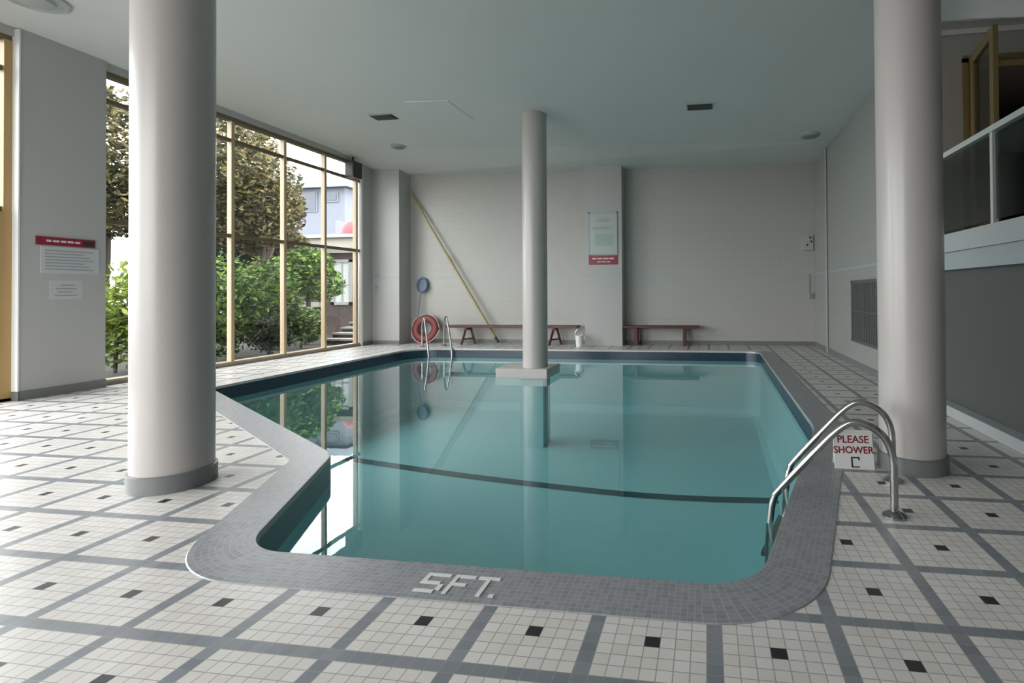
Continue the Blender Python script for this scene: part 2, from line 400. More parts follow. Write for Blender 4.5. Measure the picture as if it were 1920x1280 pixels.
for k in range(5): MB().box(-7.73+k*1.1, -7.67+k*1.1, RY-.14, RY-.06, 0, 4.1, .004).build('mullion', M['tan'], w3)
for z in (.04, 2.2, 3.5, 4.07): MB().box(-7.7, -3.3, RY-.13, RY-.07, z-.03, z+.03).build('transom', M['brown'], w3)
MB().box(-7.7, -3.3, RY-.103, RY-.097, .03, 4.1).build('pane', M['glass'], w3)
window('window_2', [6.85, 7.97, 9.11, 10.20, 11.22], 5.95, 11.38)
struct(MB().box(-8.10, -8.045, 11.33, 11.385, 0, 4.3).build('trim_6', M['white']))

# ------------------------------------------------------------------ pool
pool = tag(empty('swimming_pool', (-2.7, 6.5, 0)), 'indoor swimming pool with curved near end and grey tiled rim', 'swimming pool')
def strip(rows, idx, name, m, parent, closed=False):
    """rows: list of (offset, z, v) swept along the outline"""
    bm = bmesh.new(); uvl = bm.loops.layers.uv.new('UVMap')
    L = [0.]
    for a, c in zip(idx, idx[1:]): L.append(L[-1]+(EDGE[c]-EDGE[a]).length)
    G = [[bm.verts.new((*off(i, d), z)) for d, z, v in rows] for i in idx]
    n = len(idx)
    for k in range(n-1):
        for j in range(len(rows)-1):
            f = bm.faces.new((G[k][j], G[k+1][j], G[k+1][j+1], G[k][j+1]))
            for lp, (kk, jj) in zip(f.loops, ((k, j), (k+1, j), (k+1, j+1), (k, j+1))): lp[uvl].uv = (L[kk], rows[jj][2])
    bmesh.ops.recalc_face_normals(bm, faces=bm.faces)
    me = bpy.data.meshes.new(name); bm.to_mesh(me); bm.free(); me.materials.append(m)
    o = bpy.data.objects.new(name, me); COL.objects.link(o); o.parent = parent; o.matrix_parent_inverse = Matrix.Translation(-parent.location)
    return o
i_B = min(i for i in range(NE) if CID[i] == 1); i_Bm = (min(i for i in range(NE) if CID[i] == 1)+max(i for i in range(NE) if CID[i] == 1))//2
i_Gm = (min(i for i in range(NE) if CID[i] == 6)+max(i for i in range(NE) if CID[i] == 6))//2
CROSS = [(CW, .0, .27), (CW-.005, .004, .265), (.012, .006, .012), (.003, .005, .004), (0, -.004, 0.), (0, -.03, -.026)]
cop = strip(CROSS, list(range(i_Bm, i_Gm+1)), 'coping', M['coping'], pool)
pale = strip(CROSS, [k % NE for k in range(i_Gm, NE+i_Bm+1)], 'coping', M['pale'], pool)
pale['label'] = 'pale tiled rim'; cop['label'] = 'grey mosaic rim'
full = list(range(NE))+[0]
strip([(0, -.028, .30), (0, -.20, .13)], full, 'waterline_tiles', M['navy'], pool)
strip([(.002, -.20, 0), (0, BOT+.15, 0), (-.06, BOT+.04, 0), (-.15, BOT, 0)], full, 'basin_wall', M['basin'], pool)
bm = bmesh.new(); f = bm.faces.new([bm.verts.new((*off(i, -.15), BOT)) for i in range(NE)]); 
bmesh.ops.triangulate(bm, faces=bm.faces)
me = bpy.data.meshes.new('basin_floor'); bm.to_mesh(me); bm.free(); me.materials.append(M['basin'])
o = bpy.data.objects.new('basin_floor', me); COL.objects.link(o); o.parent = pool; o.matrix_parent_inverse = Matrix.Translation(-pool.location)
# dark stripe across the pool floor where it starts to slope
b = MB(); pts = smooth_path([(-6.25, 7.54, 0), (-5.05, 7.262, 0), (-3.512, 6.92, 0), (-2.287, 6.70, 0), (-1.12, 6.53, 0), (-.194, 6.49, 0), (.84, 6.55, 0)], 5)
for p, q in zip(pts, pts[1:]): b.quad((p.x, p.y-.085, BOT+.006), (q.x, q.y-.085, BOT+.006), (q.x, q.y+.085, BOT+.006), (p.x, p.y+.085, BOT+.006))
b.build('floor_stripe', M['stripe'], pool)
# depth marking: white mosaic letters set in the grey rim
GL = {'5': ["11111", "10000", "10000", "11110", "00001", "00001", "11110"], 'F': ["11111", "10000", "10000", "11110", "10000", "10000", "10000"],
      'T': ["11111", "00100", "00100", "00100", "00100", "00100", "00100"], '.': ["0", "0", "0", "0", "0", "0", "1"]}
for ch, x, wd in (('5', -1.205, .0215), ('F', -1.078, .0185), ('T', -.972, .019), ('.', -.880, .022)):
    b = MB()
    for r, row in enumerate(GL[ch]):
        for k, c in enumerate(row):
            if c == '1':
                y1 = 2.152-r*.0202
                b.box(x+k*wd, x+(k+1)*wd, y1-.0202, y1, .0052, .0078)
    dm = b.build('mosaic_character', M['signwhite'], cop); dm['label'] = {'5': 'white mosaic numeral 5', 'F': 'white mosaic letter F', 'T': 'white mosaic letter T', '.': 'white mosaic full stop'}[ch]
# water
bm = bmesh.new(); f = bm.faces.new([bm.verts.new((*off(i, .001), WZ)) for i in range(NE)]); bmesh.ops.triangulate(bm, faces=bm.faces)
for f in bm.faces:
    f.normal_update()
    if f.normal.z < 0: f.normal_flip()
me = bpy.data.meshes.new('pool_water'); bm.to_mesh(me); bm.free(); me.materials.append(M['water'])
wat = bpy.data.objects.new('pool_water', me); COL.objects.link(wat)
tag(wat, 'still teal water filling the swimming pool', 'water', kind='stuff')

# ------------------------------------------------------------------ columns
def column(c, r, top, label, base=True):
    root = tag(empty('round_column', (c[0], c[1], 0)), label, 'column', 'round white columns')
    z0 = 0. if base else -.01
    MB().lathe([(r, z0), (r, top)], (c[0], c[1], 0), 96).build('shaft', M['column'], root, True)
    if base: MB().lathe([(r+.004, 0), (r+.014, 0), (r+.014, .105), (r+.004, .11)], (c[0], c[1], 0), 96).build('base_ring', M['base'], root, True)
    return root
column((-3.44, 2.96), .216, 4.27, 'thick white round column in the left foreground beside the pool curve')
column((1.385, 3.90), .207, 4.12, 'thick white round column on the right behind the pool ladder')
cc = column((-2.855, 8.49), .206, 4.24, 'white round column rising out of the pool on a square block', False)
pl = MB().box(-3.43, -2.56, 8.19, 8.93, WZ-.02, -.01, .012).build('plinth', M['column'], cc); MB().box(-3.05, -2.66, 8.30, 8.68, BOT, WZ-.02).build('plinth_foot', M['basin'], cc); pl['label'] = 'square white block standing in the water'

# ------------------------------------------------------------------ ladders
PROF = [(0, .0), (0, .19), (.004, .31), (.035, .405), (.10, .465), (.19, .487), (.275, .44), (.40, .30), (.60, .055), (.635, 0), (.655, -.09), (.672, -.30), (.68, -.75)]
def ladder(name, F, n, zs, label, ss=1.):
    """F: the two floor points of the rails, n: direction towards the water"""
    c = (Vector(F[0])+Vector(F[1]))/2
    root = tag(empty(name, (c.x, c.y, 0)), label, 'pool ladder', 'steel pool ladders')
    n = Vector(n).normalized()
    for f in F:
        pts = smooth_path([(f[0]+n.x*s*ss, f[1]+n.y*s*ss, z*(zs if z > 0 else 1)) for s, z in PROF], 6)
        rl = MB().tube(pts, .0205, 16).build('grab_rail', M['steel'], root, True)
        MB().lathe([(.045, 0), (.062, .002), (.062, .010), (.045, .022), (.026, .03), (.0215, .032)], (f[0], f[1], .0), 32).build('flange', M['steel'], rl, True)
    for z in (-.35, -.62):
        a, d = [Vector((f[0]+n.x*.672*ss, f[1]+n.y*.672*ss, z)) for f in F]
        MB().bar(a, d, .022, .09, n.to_3d()).build('step', M['steel'], root)
    return root
ladder('pool_ladder', [(.986, 3.039), (1.159, 3.595)], (-.955, .297), 1., 'bent steel pool ladder at the near right edge in front of the right column')
ladder('pool_ladder', [(-6.08, 11.53), (-6.46, 11.23)], (.62, -.785), 1.4, 'bent steel pool ladder at the far left corner of the pool', 1.3)

# ------------------------------------------------------------------ sign by the right column
def text(body, size, m, parent, mtx, name='lettering'):
    cu = bpy.data.curves.new(name, 'FONT'); cu.body = body; cu.size = size; cu.align_x = 'CENTER'; cu.align_y = 'CENTER'; cu.extrude = .0006; cu.offset = .0012
    t = bpy.data.objects.new(name, cu); COL.objects.link(t)
    bpy.context.view_layer.update()
    me = bpy.data.meshes.new_from_object(t.evaluated_get(bpy.context.evaluated_depsgraph_get()))
    bpy.data.objects.remove(t); me.transform(mtx); me.materials.clear(); me.materials.append(m)
    o = bpy.data.objects.new(name, me); COL.objects.link(o); o.parent = parent
    o.matrix_parent_inverse = Matrix.Translation(-parent.location) if parent.type == 'EMPTY' else Matrix()
    return o
sg = tag(empty('shower_sign', (.98, 3.85, 0)), 'small white folding floor sign with red words behind the near pool ladder', 'sign')
tilt = Matrix.Translation((.985, 3.80, 0)) @ Matrix.Rotation(math.radians(3), 4, 'Z') @ Matrix.Rotation(math.radians(-14), 4, 'X')
fp = MB().box(-.132, .132, 0, .008, 0, .245, .003, tilt).build('front_panel', M['signwhite'], sg)
up = tilt @ Matrix.Translation((0, -.0008, 0)) @ Matrix.Rotation(PI/2, 4, 'X')
text('PLEASE', .068, M['signred'], fp, up @ Matrix.Translation((0, .195, 0)))
text('SHOWER', .064, M['signred'], fp, up @ Matrix.Translation((0, .125, 0)))
MB().box(-.022, -.012, -.0015, .001, .012, .082, 0, tilt).box(-.022, .035, -.0015, .001, .072, .082, 0, tilt).box(.025, .035, -.0015, .001, .060, .075, 0, tilt).box(-.022, .03, -.0015, .001, .012, .02, 0, tilt).build('shower_symbol', M['signblack'], fp)
t2 = Matrix.Translation((.985+.012, 3.80+.135, 0)) @ Matrix.Rotation(math.radians(3), 4, 'Z') @ Matrix.Rotation(math.radians(14), 4, 'X')
MB().box(-.132, .132, -.008, 0, 0, .245, .003, t2).build('back_panel', M['signwhite'], sg)
MB().box(-.135, .135, .052, .076, .236, .25, .003, Matrix.Translation((.985, 3.80, 0)) @ Matrix.Rotation(math.radians(3), 4, 'Z')).build('hinge', M['signwhite'], sg)

# ------------------------------------------------------------------ signs on the piers
XS = -7.98
s1 = tag(empty('pool_rules_banner', (XS, 5.5, 1.8)), 'dark red sign strip on the grey pier by the left window', 'sign')
MB().box(XS, XS+.012, 5.20, 5.82, 1.845, 1.945, .002).build('panel', M['signred'], s1)
b = MB()
for y0, y1 in ((5.30, 5.35), (5.365, 5.43), (5.445, 5.50), (5.515, 5.58), (5.595, 5.65)): b.box(XS+.012, XS+.0135, y0, y1, 1.885, 1.91)
b.build('printing', M['signpale'], s1)
MB().box(XS+.012, XS+.0138, 5.68, 5.81, 1.865, 1.925).build('end_block', M['signblack'], s1)
s2 = tag(empty('notice_sheet', (XS, 5.5, 1.65)), 'white notice with rows of small grey print under the red strip', 'notice')
MB().box(XS, XS+.008, 5.25, 5.87, 1.50, 1.83, .002).build('sheet', M['paperm'], s2)
b = MB()
for k in range(7): b.box(XS+.008, XS+.009, 5.29, 5.80-.05*(k % 3), 1.545+k*.038, 1.559+k*.038)
b.build('printing', M['signgrey'], s2)
s3 = tag(empty('paper_notice', (XS, 5.5, 1.25)), 'small pale paper notice lowest on the grey pier by the left window', 'notice')
MB().box(XS, XS+.004, 5.34, 5.68, 1.18, 1.41).build('sheet', M['paperm'], s3)
b = MB()
for k, (a, c) in enumerate(((5.39, 5.63), (5.42, 5.58), (5.40, 5.62), (5.45, 5.60))): b.box(XS+.004, XS+.005, a, c, 1.22+k*.042, 1.236+k*.042)
b.build('printing', M['signgrey'], s3)
PY = 11.88
s4 = tag(empty('rules_board', (-2.37, PY, 2.55)), 'tall grey framed notice board on the far pier behind the pool column', 'notice board')
MB().box(-2.68, -2.05, PY-.018, PY, 2.09, 3.03).build('board', M['boardgrey'], s4)
MB().box(-2.71, -2.68, PY-.025, PY, 2.07, 3.06).box(-2.05, -2.03, PY-.025, PY, 2.07, 3.06).box(-2.71, -2.03, PY-.025, PY, 3.03, 3.06).build('frame', M['greyline'], s4)
b = MB()
for z, x0, x1 in ((2.88, -2.5, -2.22), (2.84, -2.55, -2.2), (2.70, -2.6, -2.12), (2.66, -2.6, -2.2)): b.box(x0, x1, PY-.0195, PY-.018, z, z+.02)
b.build('printing', M['signgrey'], s4)
MB().box(-2.55, -2.12, PY-.0195, PY-.018, 2.28, 2.56).build('picture', M['signgreen'], s4)
s5 = tag(empty('warning_sign', (-2.37, PY, 1.95)), 'dark red sign with two pale lines under the grey notice board', 'sign')
MB().box(-2.70, -2.03, PY-.014, PY, 1.855, 2.065, .003).build('panel', M['signred'], s5)
b = MB()
for x0, x1 in ((-2.62, -2.52), (-2.50, -2.38), (-2.36, -2.24), (-2.22, -2.11)): b.box(x0, x1, PY-.0155, PY-.014, 1.975, 2.005)
for x0, x1 in ((-2.50, -2.42), (-2.40, -2.30), (-2.28, -2.2)): b.box(x0, x1, PY-.0155, PY-.014, 1.905, 1.93)
b.build('printing', M['signpale'], s5)

# ------------------------------------------------------------------ benches
def bench(x0, x1, y0, y1, legs, splay, label):
    root = tag(empty('bench', ((x0+x1)/2, (y0+y1)/2, 0)), label, 'bench', 'dark red benches along the far wall')
    hw = (y1-y0-.02)/2
    MB().box(x0, x1, y0, y0+hw, .40, .455, .006).build('seat_plank', M['red'], root)
    MB().box(x0, x1, y1-hw, y1, .40, .455, .006).build('seat_plank', M['red'], root)
    for lx in legs:
        lg = MB().box(lx-.03, lx+.03, y0+.02, y1-.02, .345, .40)
        if splay:
            lg.bar((lx-.01, y0+.05, .36), (lx-.10, y0+.01, 0), .06, .05).bar((lx+.01, y1-.05, .36), (lx+.10, y1-.02, 0), .06, .05).bar((lx-.07, y0+.03, .13), (lx+.07, y1-.03, .13), .04, .03)
        else:
            lg.box(lx-.035, lx+.035, y0+.03, y0+.09, 0, .35).box(lx-.035, lx+.035, y1-.09, y1-.03, 0, .35).box(lx-.025, lx+.025, y0+.05, y1-.05, .12, .17)
        lg.build('leg', M['red'], root)
    return root
bench(-6.24, -2.97, 11.78, 12.12, (-5.68, -3.53), True, 'long dark red bench between the leaning pole and the far pier')
bench(-1.91, -.20, 11.84, 12.18, (-1.62, -.52), False, 'short dark red bench to the right of the far pier')

# ------------------------------------------------------------------ pail, pole, skimmer net, life ring
pk = tag(empty('pail', (-2.86, 11.62, 0)), 'small white pail standing by the right end of the long bench', 'pail')
MB().lathe([(.075, 0), (.095, .24), (.10, .245), (.10, .255), (.088, .255), (.07, .01)], (-2.87, 11.62, 0), 32).build('bucket', M['white'], pk, True)
MB().tube([(-2.87+.105*math.cos(a), 11.62, .24+.16*math.sin(a)) for a in [PI*k/14 for k in range(15)]], .007, 8).build('handle', M['steel'], pk, True)
po = tag(empty('cleaning_pole', (-5.0, 12.1, 0)), 'long yellow cleaning pole leaning against the white corner pier', 'pole')
p0, p1 = Vector((-4.97, 12.06, .03)), Vector((-7.32, 12.15, 3.78)); d = (p1-p0)
MB().tube([p0+d*.03, p0+d*.55], .028, 12).build('outer_tube', M['yellow'], po, True)
MB().tube([p0+d*.53, p1], .023, 12).build('inner_tube', M['yellow'], po, True)
MB().tube([p0+d*.52, p0+d*.56], .034, 12).build('clamp', M['yellow'], po, True)
MB().tube([p0, p0+d*.035], .032, 12).build('end_grip', M['dark'], po, True)
sk = tag(empty('skimmer_net', (-7.06, 12.1, 0)), 'blue skimmer net standing upright against the far wall above the life ring', 'skimmer net')
MB().tube([(-7.10, 12.0, .0), (-7.02, 12.14, 1.26)], .013, 10).build('handle', M['blue'], sk, True)
ctr = Vector((-7.0, 12.17, 1.43))
MB().tube([ctr+Vector((.13*math.cos(a), .03*math.sin(a), .17*math.sin(a))) for a in [2*PI*k/28 for k in range(28)]], .024, 8, True).build('rim', M['blue'], sk, True)
b = MB()
for k in range(28):
    a, c = 2*PI*k/28, 2*PI*(k+1)/28
    P = lambda t, f: ctr+Vector((.13*f*math.cos(t), .04*(1-f*f)+.03*f*math.sin(t), .17*f*math.sin(t)))
    for f0, f1 in ((1., .66), (.66, .33)): b.quad(P(a, f0), P(c, f0), P(c, f1), P(a, f1))
    b.bm.faces.new([b.bm.verts.new(v) for v in (P(a, .33), P(c, .33), P(a, 0))])
b.build('net', M['netm'], sk, True)
lr = tag(empty('life_ring', (-6.84, 12.05, 0)), 'red life ring leaning on the far wall beside the long bench', 'life ring')
rm = Matrix.Translation((-6.84, 12.04, .355)) @ Matrix.Rotation(math.radians(-12), 4, 'X') @ Matrix.Rotation(PI/2, 4, 'X')
prof = [(.255+.095*math.cos(t), .05*math.sin(t)) for t in [2*PI*k/16 for k in range(16)]]
MB().lathe(prof, (0, 0, 0), 56, rm, True).build('ring', M['ringred'], lr, True)
for q in range(4):
    a0 = PI/4+q*PI/2
    pts = [rm @ Vector((.355*math.cos(a0+u), .355*math.sin(a0+u), .03*math.sin((u+.7)/1.4*PI))) for u in [-.7+1.4*k/10 for k in range(11)]]
    MB().tube(pts, .008, 6).build('grab_rope', M['rope'], lr, True)

# ------------------------------------------------------------------ small wall fittings
sw = tag(empty('wall_switch', (-7.86, 11.74, 1.5)), 'pair of small switch plates on the corner pier beside the window', 'switch')
for z in (1.66, 1.37): MB().box(-8.0, -7.88, 11.732, 11.75, z-.05, z+.05, .004).build('plate', M['greyline'], sw); MB().box(-7.955, -7.925, 11.726, 11.733, z-.02, z+.02).build('toggle', M['disc'], sw)
cb = tag(empty('control_box', (2.22, 12.2, 2.3)), 'pale control box with dark knobs high in the far right corner', 'control box')
MB().box(2.08, 2.33, 12.17, BW, 2.12, 2.46, .006).build('case', M['plaster'], cb)
for x, z in ((2.19, 2.24), (2.28, 2.31), (2.26, 2.40)):
    MB().lathe([(.022, 0), (.022, .02), (.012, .024)], (0, 0, 0), 16, Matrix.Translation((x, 12.17, z)) @ Matrix.Rotation(PI/2, 4, 'X')).build('knob', M['dark'], cb)
cj = tag(empty('conduit_box', (2.3, 12.2, 1.2)), 'thin dark conduit dropping to a small box in the far right corner', 'conduit')
MB().tube([(2.245, 12.24, 1.60), (2.245, 12.24, 1.16)], .012, 8).build('conduit', M['disc'], cj)
MB().box(2.25, 2.34, 12.2, BW, 1.04, 1.17, .006).build('junction_box', M['disc'], cj)
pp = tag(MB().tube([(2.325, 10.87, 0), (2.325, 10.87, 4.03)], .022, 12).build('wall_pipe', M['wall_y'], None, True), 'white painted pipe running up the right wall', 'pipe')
gv = tag(empty('wall_grille', (2.34, 8.1, .9)), 'dark slatted grille low on the right wall behind the right column', 'grille')
MB().box(2.335, 2.35, 7.2, 9.0, .42, 1.36).build('backing', M['dark'], gv)
MB().box(2.31, 2.35, 7.15, 9.05, 1.33, 1.38).box(2.31, 2.35, 7.15, 9.05, .40, .45).box(2.31, 2.35, 7.15, 7.2, .4, 1.38).box(2.31, 2.35, 9.0, 9.05, .4, 1.38).box(2.31, 2.35, 7.2, 9.0, .88, .90).build('frame', M['louver'], gv)
b = MB()
for k in range(22): b.box(2.32, 2.336, 7.22+k*.082, 7.265+k*.082, .45, 1.33)
b.build('slats', M['louver'], gv)
bx = tag(empty('wall_mounted_box', (-7.98, 11.1, 4.0)), 'black box mounted at the top far corner of the left window', 'wall box')
MB().box(-8.02, -7.80, 10.72, 11.02, 3.84, 4.20, .01).build('cabinet', M['black'], bx)
MB().box(-7.802, -7.795, 10.75, 10.99, 3.87, 4.17, .004).box(-8.0, -7.82, 10.712, 10.722, 3.87, 4.17, .004).build('front_cover', M['dark'], bx)
MB().bar((-7.95, 10.9, 4.19), (-7.95, 10.9, 4.36), .03, .03).build('bracket', M['black'], bx)

# ------------------------------------------------------------------ ceiling fittings
def ceil_rect(x, y, label):
    z = ceil_z(x); r = tag(empty('recessed_light', (x, y, z)), label, 'ceiling light', 'unlit square ceiling lights')
    MB().box(x-.19, x+.19, y-.11, y+.11, z-.035, z+.01, .004).build('housing', M['dark'], r)
    MB().box(x-.21, x+.21, y-.13, y-.11, z-.022, z+.01).build('trim', M['lens'], r); MB().box(x-.21, x+.21, y+.11, y+.13, z-.022, z+.01).build('trim', M['lens'], r)
    return r
ceil_rect(-5.53, 8.39, 'dark square ceiling light nearer the left window')
ceil_rect(-.10, 8.30, 'dark square ceiling light right of the pool column')
def ceil_disc(x, y, r0, label, name='ceiling_disc'):
    z = ceil_z(x); r = tag(empty(name, (x, y, z)), label, 'ceiling fitting', 'round ceiling fittings')
    MB().lathe([(r0, .01), (r0, -.03), (r0*.9, -.045), (0.0001, -.045)], (x, y, z), 40).build('body', M['lens'], r, True)
    MB().lathe([(r0*.75, -.046), (r0*.7, -.06), (.0001, -.062)], (x, y, z), 40).build('grille', M['disc'], r, True)
    return r
ceil_disc(-6.40, 10.2, .15, 'small round ceiling fitting near the far end of the left window')
ceil_disc(1.86, 9.95, .18, 'small round ceiling fitting near the far right corner')
vx, vy = -6.93, 4.50; vz = ceil_z(vx)
vt = tag(empty('ceiling_lamp', (vx, vy, vz)), 'large round ringed ceiling lamp at the top left corner', 'ceiling lamp')
MB().lathe([(.27, .01), (.27, -.035), (.245, -.05), (.215, -.03)], (vx, vy, vz), 56).build('outer_ring', M['lens'], vt, True)
MB().lathe([(.215, -.012), (.205, -.012), (.0001, -.013)], (vx, vy, vz), 56).build('recess', M['disc'], vt, True)
MB().lathe([(.16, -.012), (.15, -.055), (.10, -.075), (.0001, -.08)], (vx, vy, vz), 56).build('diffuser', M['lens'], vt, True)
hz = ceil_z(-4.35)
hp = tag(MB().box(-4.75, -4.02, 7.75, 8.65, -.009, .003, .002, Matrix.Translation((0, 0, hz)) @ Matrix.Translation((-4.385, 0, 0)) @ Matrix.Rotation(math.atan(.0317), 4, 'Y') @ Matrix.Translation((4.385, 0, 0))).build('access_panel', M['ceil']), 'flush ceiling access panel left of the pool column', 'access panel')

# ------------------------------------------------------------------ balcony railing and door
rl = tag(empty('balcony_railing', (2.34, 2, 1.76)), 'white railing with smoky glass panels along the balcony edge', 'railing')
MB().bar((2.36, -2.48, 2.545), (2.36, 5.97, 2.555), .06, .05).build('top_rail', M['railm'], rl)
for y in (5.92, 4.78, 3.63, 2.48, 1.33, .18, -.97, -2.12):
    MB().box(2.34, 2.385, y-.02, y+.02, 1.76, 2.53, .003).build('post', M['railm'], rl)
for y in (5.35, 4.205, 3.055, 1.905, .755, -.395, -1.545):
    MB().box(2.359, 2.367, y-.54, y+.54, 1.80, 2.51).build('glass_panel', M['railglass'], rl)
dr = struct(empty('door_1', (2.9, 6.0, 1.76)))
for x, wd in ((DX0+.03, .06), (DX0+.125, .03)):
    MB().box(x-wd/2, x+wd/2, 5.96, 6.12, 1.76, DZ).build('jamb', M['doorwood'], dr)
MB().box(DX0, DX1, 5.96, 6.12, DZ-.045, DZ+.03).build('head', M['doorwood'], dr)
# open glazed leaf, hinged beside the jamb and swung out towards the pool
h0, h1 = Vector((2.735, 5.93)), Vector((2.612, 5.23)); 
lf = empty('leaf', (h0.x, h0.y, 1.76)); lf.parent = dr; lf.matrix_parent_inverse = Matrix.Translation(-dr.location)
dd = h1-h0; ang = math.atan2(dd.y, dd.x); LM = Matrix.Translation((h0.x, h0.y, 0)) @ Matrix.Rotation(ang, 4, 'Z'); LL = dd.length
def leafpart(name, x0, x1, z0, z1, m, th=.045):
    o = MB().box(x0, x1, -th/2, th/2, z0, z1, .003 if th > .02 else 0, LM).build(name, m); o.parent = lf; o.matrix_parent_inverse = Matrix.Translation(-lf.location); return o
leafpart('stile', 0, .09, 1.78, DZ, M['doorwood']); leafpart('stile', LL-.10, LL, 1.78, DZ, M['doorwood'])
leafpart('top_rail', .09, LL-.10, DZ-.10, DZ, M['doorwood']); leafpart('bottom_rail', .09, LL-.10, 1.78, 2.0, M['doorwood'])
leafpart('pane', .09, LL-.10, 2.0, DZ-.10, M['railglass'], .008)

# ------------------------------------------------------------------ outside
def ground():
    struct(MB().box(-60, -8.36, -2.74, 70, -.35, -.12).build('ground_garden', M['soil']))
    struct(MB().box(-9.0, -8.36, -2.7, 12.6, -.2, -.03).build('ground_path', M['conc']))
    struct(MB().box(-60, 40, -60, -2.75, -.35, -.05).build('ground_terrace', M['conc']))
ground()
def leaves(b, c, rad, n, size, shell=.55):
    for _ in range(n):
        while True:
            v = Vector((random.uniform(-1, 1), random.uniform(-1, 1), random.uniform(-1, 1)))
            if shell < v.length < 1: break
        p = Vector(c)+Vector((v.x*rad[0], v.y*rad[1], v.z*rad[2]))
        a = Vector((random.gauss(0, 1), random.gauss(0, 1), random.gauss(0, .6))).normalized()
        u = a.cross(Vector((random.gauss(0, 1), random.gauss(0, 1), random.gauss(0, 1)))).normalized()
        s = size*random.uniform(.6, 1.4); nn = a.cross(u)*s*.12
        q = [p-a*s, p+u*s*.42+nn, p+a*s, p-u*s*.42+nn]
        b.bm.faces.new([b.bm.verts.new(x) for x in q])
def plant(name, label, cat, base, clumps, m, size, trunks, group=None):
    root = tag(empty(name, base), label, cat, group)
    b = MB()
    for c, r, n in clumps: leaves(b, c, r, n, size)
    b.build('foliage', M[m], root, recalc=False)
    for t in trunks: MB().tube(smooth_path(t[0], 4), t[1], 8).build('trunk', M['bark'], root, True)
    return root
def shrub(x, y, z, r, h, m, label, n=1500, size=.07):
    cl = []
    for k in range(5):
        a = random.uniform(0, 2*PI); q = r*.45
        cl.append(((x+q*math.cos(a), y+q*math.sin(a), z+h*random.uniform(.35, .75)), (r*.7, r*.7, h*.32), n//5))
    cl.append(((x, y, z+h*.5), (r, r, h*.5), n//3))
    return plant('shrub', label, 'shrub', (x, y, z), cl, m, size, [([(x, y, z-.15), (x+.05, y, z+h*.3), (x+.12, y+.05, z+h*.6)], .03)], 'shrubs outside the left window')
shrub(-10.2, 7.75, -.1, .8, 1.95, 'leafy', 'bright yellow green shrub outside the window by the grey pier', 1700, .075)
shrub(-9.9, 9.7, -.1, .6, 1.9, 'leafg', 'green shrub outside, just right of the left foreground column', 1500)
shrub(-11.2, 10.3, -.1, .9, 2.3, 'leafg', 'taller green shrub outside behind the first pale window bar', 1800)
shrub(-10.6, 11.3, -.1, .75, 2.35, 'leafg', 'leafy green shrub outside between the first and second window bars', 1800)
shrub(-9.6, 10.35, -.1, .45, .85, 'leafd', 'low dark shrub outside at the foot of the window', 1000, .06)
shrub(-9.7, 9.05, -.1, .5, 1.0, 'leafg', 'small bushy green shrub outside low in the pane right of the foreground column', 1200, .06)
shrub(-10.0, 11.75, -.1, .5, 1.1, 'leafg', 'small green shrub outside low between the second and third window bars', 1200, .06)
shrub(-10.6, 12.6, -.1, .45, .8, 'leafd', 'low dark shrub outside beside the garden steps', 900, .06)
# small bright-leaved tree between the second and third bars
plant('small_tree', 'small bright green tree outside before the brick wall', 'tree', (-11.2, 13.4, -.15),
      [((-11.2, 13.4, 2.0), (.75, .7, .55), 1600), ((-10.9, 13.6, 1.5), (.6, .6, .5), 900), ((-11.5, 13.2, 1.5), (.5, .5, .6), 700)], 'leafg', .075,
      [([(-11.2, 13.4, -.2), (-11.15, 13.4, .8), (-11.25, 13.4, 1.9)], .06)])
# large olive-brown tree, and the limb of another nearer tree on the left
plant('olive_tree', 'large brown olive tree with dark branches filling the upper window', 'tree', (-13.6, 14.3, -.15),
      [((-14.4, 14.4, 4.5), (1.8, 1.7, 1.6), 6200), ((-13.2, 13.6, 3.7), (1.4, 1.4, 1.2), 5720), ((-15.0, 16.5, 3.0), (1.0, 1.1, .6), 2600), ((-13.0, 12.6, 5.2), (1.2, 1.3, 1.2), 2600), ((-15.2, 14.3, 6.2), (1.5, 1.4, 1.0), 2200)], 'leafo', .085,
      [([(-13.6, 14.3, -.2), (-13.7, 14.2, 1.5), (-13.4, 14.5, 3.0), (-14.2, 14.7, 5.2)], .16), ([(-13.65, 14.25, 1.3), (-13.0, 13.8, 2.6), (-12.8, 13.5, 4.0)], .09), ([(-13.5, 14.4, 2.2), (-14.4, 15.6, 2.7), (-14.9, 16.6, 3.1)], .07)])
plant('olive_tree', 'brown olive tree seen left of the foreground column behind the bright shrub', 'tree', (-13.2, 9.6, -.15),
      [((-13.2, 9.8, 4.3), (1.9, 1.9, 1.5), 9240), ((-12.6, 9.3, 3.2), (1.2, 1.2, .8), 3300), ((-13.4, 8.0, 4.6), (1.5, 1.5, 1.3), 3960)], 'leafo', .08,
      [([(-13.2, 9.6, -.2), (-13.1, 9.7, 2.0), (-13.3, 9.8, 4.5)], .14)])
plant('dark_tree', 'dark green tree outside behind the olive tree', 'tree', (-16.5, 15.6, -.15),
      [((-16.9, 15.6, 3.2), (1.5, 1.5, 1.3), 4600), ((-16.6, 17.0, 2.3), (1.1, 1.1, .9), 2400)], 'leafd', .085, [([(-16.5, 15.6, -.2), (-16.4, 15.5, 3.0)], .13)])

